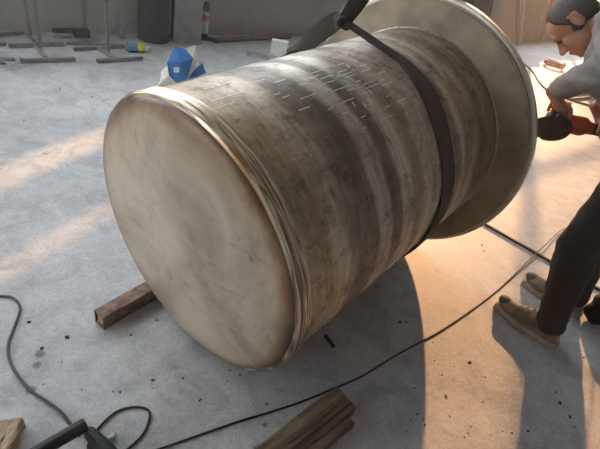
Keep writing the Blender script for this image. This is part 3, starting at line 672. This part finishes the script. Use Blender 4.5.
# dark drum and steel column
p = G(156, 44); bm = bmesh.new(); cx = V((p.x, p.y, 0)) + V((-.1, .16, 0)) * .8
lathe(bm, [(0, 0), (.150, 0), (.158, .012), (.158, .44), (.164, .45), (.158, .46), (.158, .88), (.160, .90), (.150, .90), (.148, .885), (0, .885)], 48, cx); tag(obj('steel_drum', bm, 'drum', None, True), 'tall dark brown drum standing between leaning post and grey column', 'drum')
a, b = G(173.5, 43), G(201, 45); dd = (b - a).normalized(); nn = V((-dd.y, dd.x, 0)); wd_ = (b - a).length
bm = bmesh.new(); bar(bm, (a + b) / 2 + nn * .07, (a + b) / 2 + nn * .07 + V((0, 0, 3.0)), wd_, .14, nn, bev=.006); tag(obj('steel_column', bm, 'boxsteel'), 'grey box column standing on the floor beside the foam can', 'column')
# foam can
p = G(204.5, 37); FC = thing('foam_can', 'tall white spray can with red print and black cap beside the grey column', 'can', tuple(p))
FC.scale = (1.05, 1.05, 1.35)
bm = bmesh.new(); lathe(bm, [(0, 0), (.029, 0), (.031, .006), (.031, .205), (.026, .222), (.014, .228), (0, .228)], 28); obj('can_body', bm, 'white', FC, True)
bm = bmesh.new(); lathe(bm, [(.0313, .150), (.0318, .151), (.0318, .178), (.0313, .179)], 28); obj('red_band', bm, 'red', FC, True)
bm = bmesh.new(); lathe(bm, [(.0313, .135), (.0316, .1355), (.0316, .142), (.0313, .1425)], 28); obj('grey_print', bm, 'boxsteel', FC, True)
bm = bmesh.new(); lathe(bm, [(.031, .208), (.033, .212), (.033, .262), (.026, .275), (.012, .28), (0, .28)], 28); obj('cap', bm, 'blackrub', FC, True)
bm = bmesh.new(); lathe(bm, [(0, -.001), (.033, -.001), (.034, .004), (.034, .03), (.0315, .034), (.0310, .034)], 28); obj('base_ring', bm, 'blackrub', FC, True)
# spray gun remains and long pipe on the floor at the wall
gl = G(208, 41); blob('glove', [cap(gl + V((-.05, -.03, .022)), .022, gl + V((.03, .02, .025)), .026), cap(gl + V((.03, .02, .022)), .020, gl + V((.10, -.03, .018)), .018), cap(gl + V((.02, .03, .02)), .018, gl + V((.06, .09, .015)), .014)], .006, 'blackrub', None, 2)
tag(bpy.data.objects['glove'], 'crumpled black glove lying at the foot of the spray can', 'glove')
bm = bmesh.new(); pipe(bm, catmull([G(216, 40, .03), G(250, 38.5, .03), G(290, 36.5, .03)], 6), .028, 10); tag(obj('wrapped_pipe', bm, 'woodd', None, True), 'long dull brown pipe lying along the foot of the wall', 'pipe')
# plastic bottle
a, b = G(126, 47, .042), G(150, 48.5, .034); BT = thing('plastic_bottle', 'clear plastic bottle with blue and yellow wrap lying on its side by the drum', 'bottle', tuple(V((a.x, a.y, 0)))); bd = (b - a).normalized()
L = (b - a).length; r = .042
def BL(prof): return lathe(bmesh.new(), prof, 24, a, bd)
wobj('bottle_body', BL([(0, .004), (r * .8, 0), (r, .012), (r * .97, L * .2), (r, L * .4), (r, L * .68), (r * .8, L * .8), (r * .4, L * .9), (r * .36, L * .95), (0, L * .95)]), 'pet', BT, True)
wobj('blue_wrap', BL([(r * 1.0, L * .08), (r * 1.03, L * .09), (r * 1.03, L * .44), (r * 1.0, L * .45)]), 'bluelabel', BT, True)
wobj('yellow_wrap', BL([(r * 1.01, L * .45), (r * 1.04, L * .46), (r * 1.04, L * .72), (r * .95, L * .74)]), 'yellow', BT, True)
wobj('cap', BL([(0, L * .93), (r * .42, L * .93), (r * .42, L * 1.02), (0, L * 1.03)]), 'white', BT, True)

# blue and white sack
q = G(181, 84); vd = V((q.x, q.y, 0)).normalized(); vr = V((vd.y, -vd.x, 0))
SK = thing('cement_sack', 'crumpled blue and white sack with folded peaks standing behind the vessel', 'sack', tuple(q))
def sp(px, py, dp=0.0):                                        # point of the sack front: pixel at the sack's own distance
    return D(px, py, math.hypot(q.x, q.y) + dp)
def sheet(name, polys, mat, thick=.012):
    bm = bmesh.new(); cache = {}
    def vt(t):
        if t not in cache: cache[t] = bm.verts.new(sp(*t))
        return cache[t]
    for pl in polys: bm.faces.new([vt(t) for t in pl])
    bmesh.ops.recalc_face_normals(bm, faces=bm.faces); bmesh.ops.solidify(bm, geom=bm.faces, thickness=thick)
    return wobj(name, bm, mat, SK)
blob('sack_body', [cap(q + vr * -.10 + UP * .07, .07, q + vr * .10 + UP * .06, .065), cap(q + vr * -.06 + vd * .06 + UP * .15, .065, q + vr * .06 + vd * .06 + UP * .14, .06), cap(q + vr * -.03 + vd * .05 + UP * .2, .05, q + vr * .03 + vd * .06 + UP * .20, .045)], .010, 'bagwhite', SK, 2, fold(.014, 11, 24))
sheet('blue_panel', [((175, 47, -.09), (167, 62, -.14), (181, 62, -.16)), ((167, 62, -.14), (169, 75, -.15), (176, 82, -.13), (181, 62, -.16)), ((175, 47, -.09), (181, 62, -.16), (193, 58, -.11), (185, 49, -.08)), ((181, 62, -.16), (176, 82, -.13), (187, 79, -.12), (193, 58, -.11))], 'bagblue', .006)
sheet('white_fold', [((185, 49, -.08), (195, 45, -.04), (193, 58, -.11)), ((193, 58, -.11), (195, 45, -.04), (198, 60, -.05)), ((193, 58, -.11), (198, 60, -.05), (192, 72, -.06), (187, 79, -.12)), ((198, 60, -.05), (205, 61, -.02), (199, 66, -.04))], 'bagwhite', .006)
sheet('blue_flap', [((192, 72, -.06), (202, 63, -.03), (206, 73, -.05)), ((192, 72, -.06), (206, 73, -.05), (189, 79, -.10))], 'bagblue', .006)
sheet('white_corner', [((158, 86, -.10), (163, 72, -.10), (169, 75, -.14)), ((158, 86, -.10), (169, 75, -.14), (176, 83, -.12), (170, 92, -.10))], 'bagwhite', .006)
sheet('label_patch', [((173.8, 67, -.172), (179.3, 67, -.176), (179.3, 72.2, -.172), (173.8, 72.2, -.168))], 'white', .002)

# foam block with clear wrap
p = G(278, 57); vd = V((p.x, p.y, 0)).normalized(); vr = V((vd.y, -vd.x, 0))
bm = bmesh.new(); bar(bm, p + vd * .05 + V((0, 0, .085)) - vr * .095, p + vd * .05 + V((0, 0, .090)) + vr * .095, .10, .17, UP, bev=.008)
for v in bm.verts: v.co += V((noise.noise(v.co * 9), noise.noise(v.co * 9 + V((3, 0, 0))), 0)) * .012
tag(obj('foam_block', bm, 'foam'), 'off-white foam block standing on the floor behind the vessel', 'block')
bm = bmesh.new(); bmesh.ops.create_grid(bm, x_segments=16, y_segments=10, size=1); q2 = G(258, 56)
for v in bm.verts:
    x, y = v.co.x, v.co.y; v.co = q2 + vr * x * .13 + vd * y * .08 + UP * max(.002, .03 * (1 - x * x) * (1 - y * y) + .008 * noise.noise(V((x * 2, y * 2, 5))))
tag(obj('plastic_wrap', bm, 'film', None, True), 'crumpled clear wrap on the floor beside the foam block', 'wrap')

# ================================================================== boards leaning at the far part of the wall
def board(name, label, b0, b1, t0, t1, mat, th=.03, off=.10, cat='board'):
    """quad given by pixels of its foot (b) and of its cut at the frame (t); stretched upwards in its own plane"""
    A, B = G(*b0), G(*b1)
    At, Bt = WP(t0[0], t0[1], off), WP(t1[0], t1[1], off)
    At = A + (At - A) * 1.2; Bt = B + (Bt - B) * 1.2
    bm = bmesh.new(); n = (B - A).cross(At - A).normalized() * th
    vs_ = [bm.verts.new(v) for v in (A, B, Bt, At, A + n, B + n, Bt + n, At + n)]
    for f in ((0, 1, 2, 3), (7, 6, 5, 4), (0, 4, 5, 1), (1, 5, 6, 2), (2, 6, 7, 3), (3, 7, 4, 0)): bm.faces.new([vs_[i] for i in f])
    return tag(obj(name, bm, mat), label, cat)
board('leaning_sheet', 'wide pale sheet leaning on the wall beside the thin dark pole', (486, 41), (514, 43), (492, 0), (516, 0), 'boardpink')
board('leaning_board', 'wide brown board leaning on the wall between the poles and the reddish strips', (520, 42), (531, 42), (524, 0), (546, 0), 'board')
board('leaning_board', 'dark brown board leaning on the wall partly hidden by the flange rim', (466, 41.5), (482, 42), (472, 0), (489, 0), 'board')
board('thin_pole', 'thin dark pole leaning on the wall in front of the pale sheet', (515.6, 45), (517.4, 45), (516, 0), (518, 0), 'pole', off=.22, cat='pole')
board('thin_pole', 'thin pale pole leaning on the wall at the edge of the brown board', (518, 44.5), (519.6, 44.5), (522.5, 0), (524.2, 0), 'boardpink', off=.22, cat='pole')
board('wood_strip', 'reddish wooden strip touching the wide brown board', (532, 42), (533.6, 42), (547.5, 0), (550, 0), 'boardred', cat='strip')
board('wood_strip', 'reddish wooden strip standing between two other strips', (534.6, 42), (536.2, 42), (551, 0), (553.2, 0), 'board', cat='strip')
board('wood_strip', 'reddish wooden strip furthest from the brown board', (537.2, 42), (539, 42), (554.5, 0), (557, 0), 'boardred', cat='strip')

# things on the floor behind the person
cord('air_hose', 'grey hose curving on the floor behind the flange', [(519, 62), (527, 66), (534, 73), (538, 80), (543, 86), (551, 92), (566, 98), (585, 104), (605, 108)], .012, 'cordgrey')
bm = bmesh.new(); ccoil = G(553, 67); pipe(bm, [ccoil + V((math.cos(t) * .17, math.sin(t) * .15, .02 + .006 * t)) for t in [i * .35 for i in range(38)]], .016, 8); tag(obj('hose_coil', bm, 'copper', None, True), 'small rust-red coiled hose lying on the floor beyond the arm', 'coil')
bm = bmesh.new(); bar(bm, G(566, 94, .03), G(612, 88, .03), .06, .05, bev=.006); tag(obj('steel_offcut', bm, 'boxsteel'), 'grey steel offcut on the floor behind the jacket sleeve', 'scrap')
bm = bmesh.new(); bar(bm, G(572, 99, .02), G(620, 94, .02), .03, .03, bev=.004); tag(obj('steel_rod', bm, 'stand_dark'), 'dark steel rod on the floor beside the grey offcut', 'rod')

# scattered scraps: specks nobody could count
bm = bmesh.new()
spots = [(60, 89), (81, 92), (92, 97), (24, 121), (81, 188), (29, 322), (42, 348), (67, 337), (131, 335), (101, 293), (153, 380), (183, 378), (267, 403), (265, 425), (321, 408), (415, 388), (424, 419), (425, 425), (442, 375), (470, 362), (483, 402), (512, 433), (556, 392), (560, 403), (575, 427), (528, 431), (446, 396), (400, 322), (386, 312), (482, 245), (484, 251), (535, 217), (527, 312), (322, 327), (345, 330), (470, 205), (540, 355), (240, 375), (230, 370), (140, 300), (47, 96), (104, 101), (120, 392), (200, 400), (150, 322)]
spots += [(random.uniform(380, 590), random.uniform(300, 445)) for _ in range(26)] + [(random.uniform(0, 250), random.uniform(330, 445)) for _ in range(14)]
spots = [(x, y) for x, y in spots if not (255 < x < 365 and y > 392) and not (90 < x < 170 and 275 < y < 330) and not (70 < x < 155 and y > 400) and not (485 < x < 600 and 265 < y < 352)]
for i, (x, y) in enumerate(spots):
    s = random.uniform(.0025, .006) * (1.15 if i < 45 else .6); p = G(x, y, s * .3); a = random.uniform(0, 3)
    bar(bm, p - V((math.cos(a), math.sin(a), 0)) * s, p + V((math.cos(a), math.sin(a), 0)) * s, s * random.uniform(.6, 1.6), s * .6)
db = obj('scattered_scraps', bm, 'bits'); tag(db, 'tiny black scraps scattered over the concrete floor', 'scraps'); db['kind'] = 'stuff'

# ================================================================== dusty air in the shed
hz = bpy.data.materials.new('dusty_air'); hz.use_nodes = True; nt = hz.node_tree; nt.nodes.clear()
out = nt.nodes.new('ShaderNodeOutputMaterial'); vsn = nt.nodes.new('ShaderNodeVolumeScatter'); vsn.inputs['Color'].default_value = (1, .98, .95, 1); vsn.inputs['Density'].default_value = .010; vsn.inputs['Anisotropy'].default_value = .45
nt.links.new(vsn.outputs[0], out.inputs['Volume'])
bm = bmesh.new(); slab(bm, WL0 - .2, WL1 + .2, -.5, RD + .3, -.2, WH + .3)
hzo = obj('dusty_air', bm, hz); hzo['kind'] = 'stuff'; tag(hzo, 'thin warm dust haze filling the workshop air', 'haze')
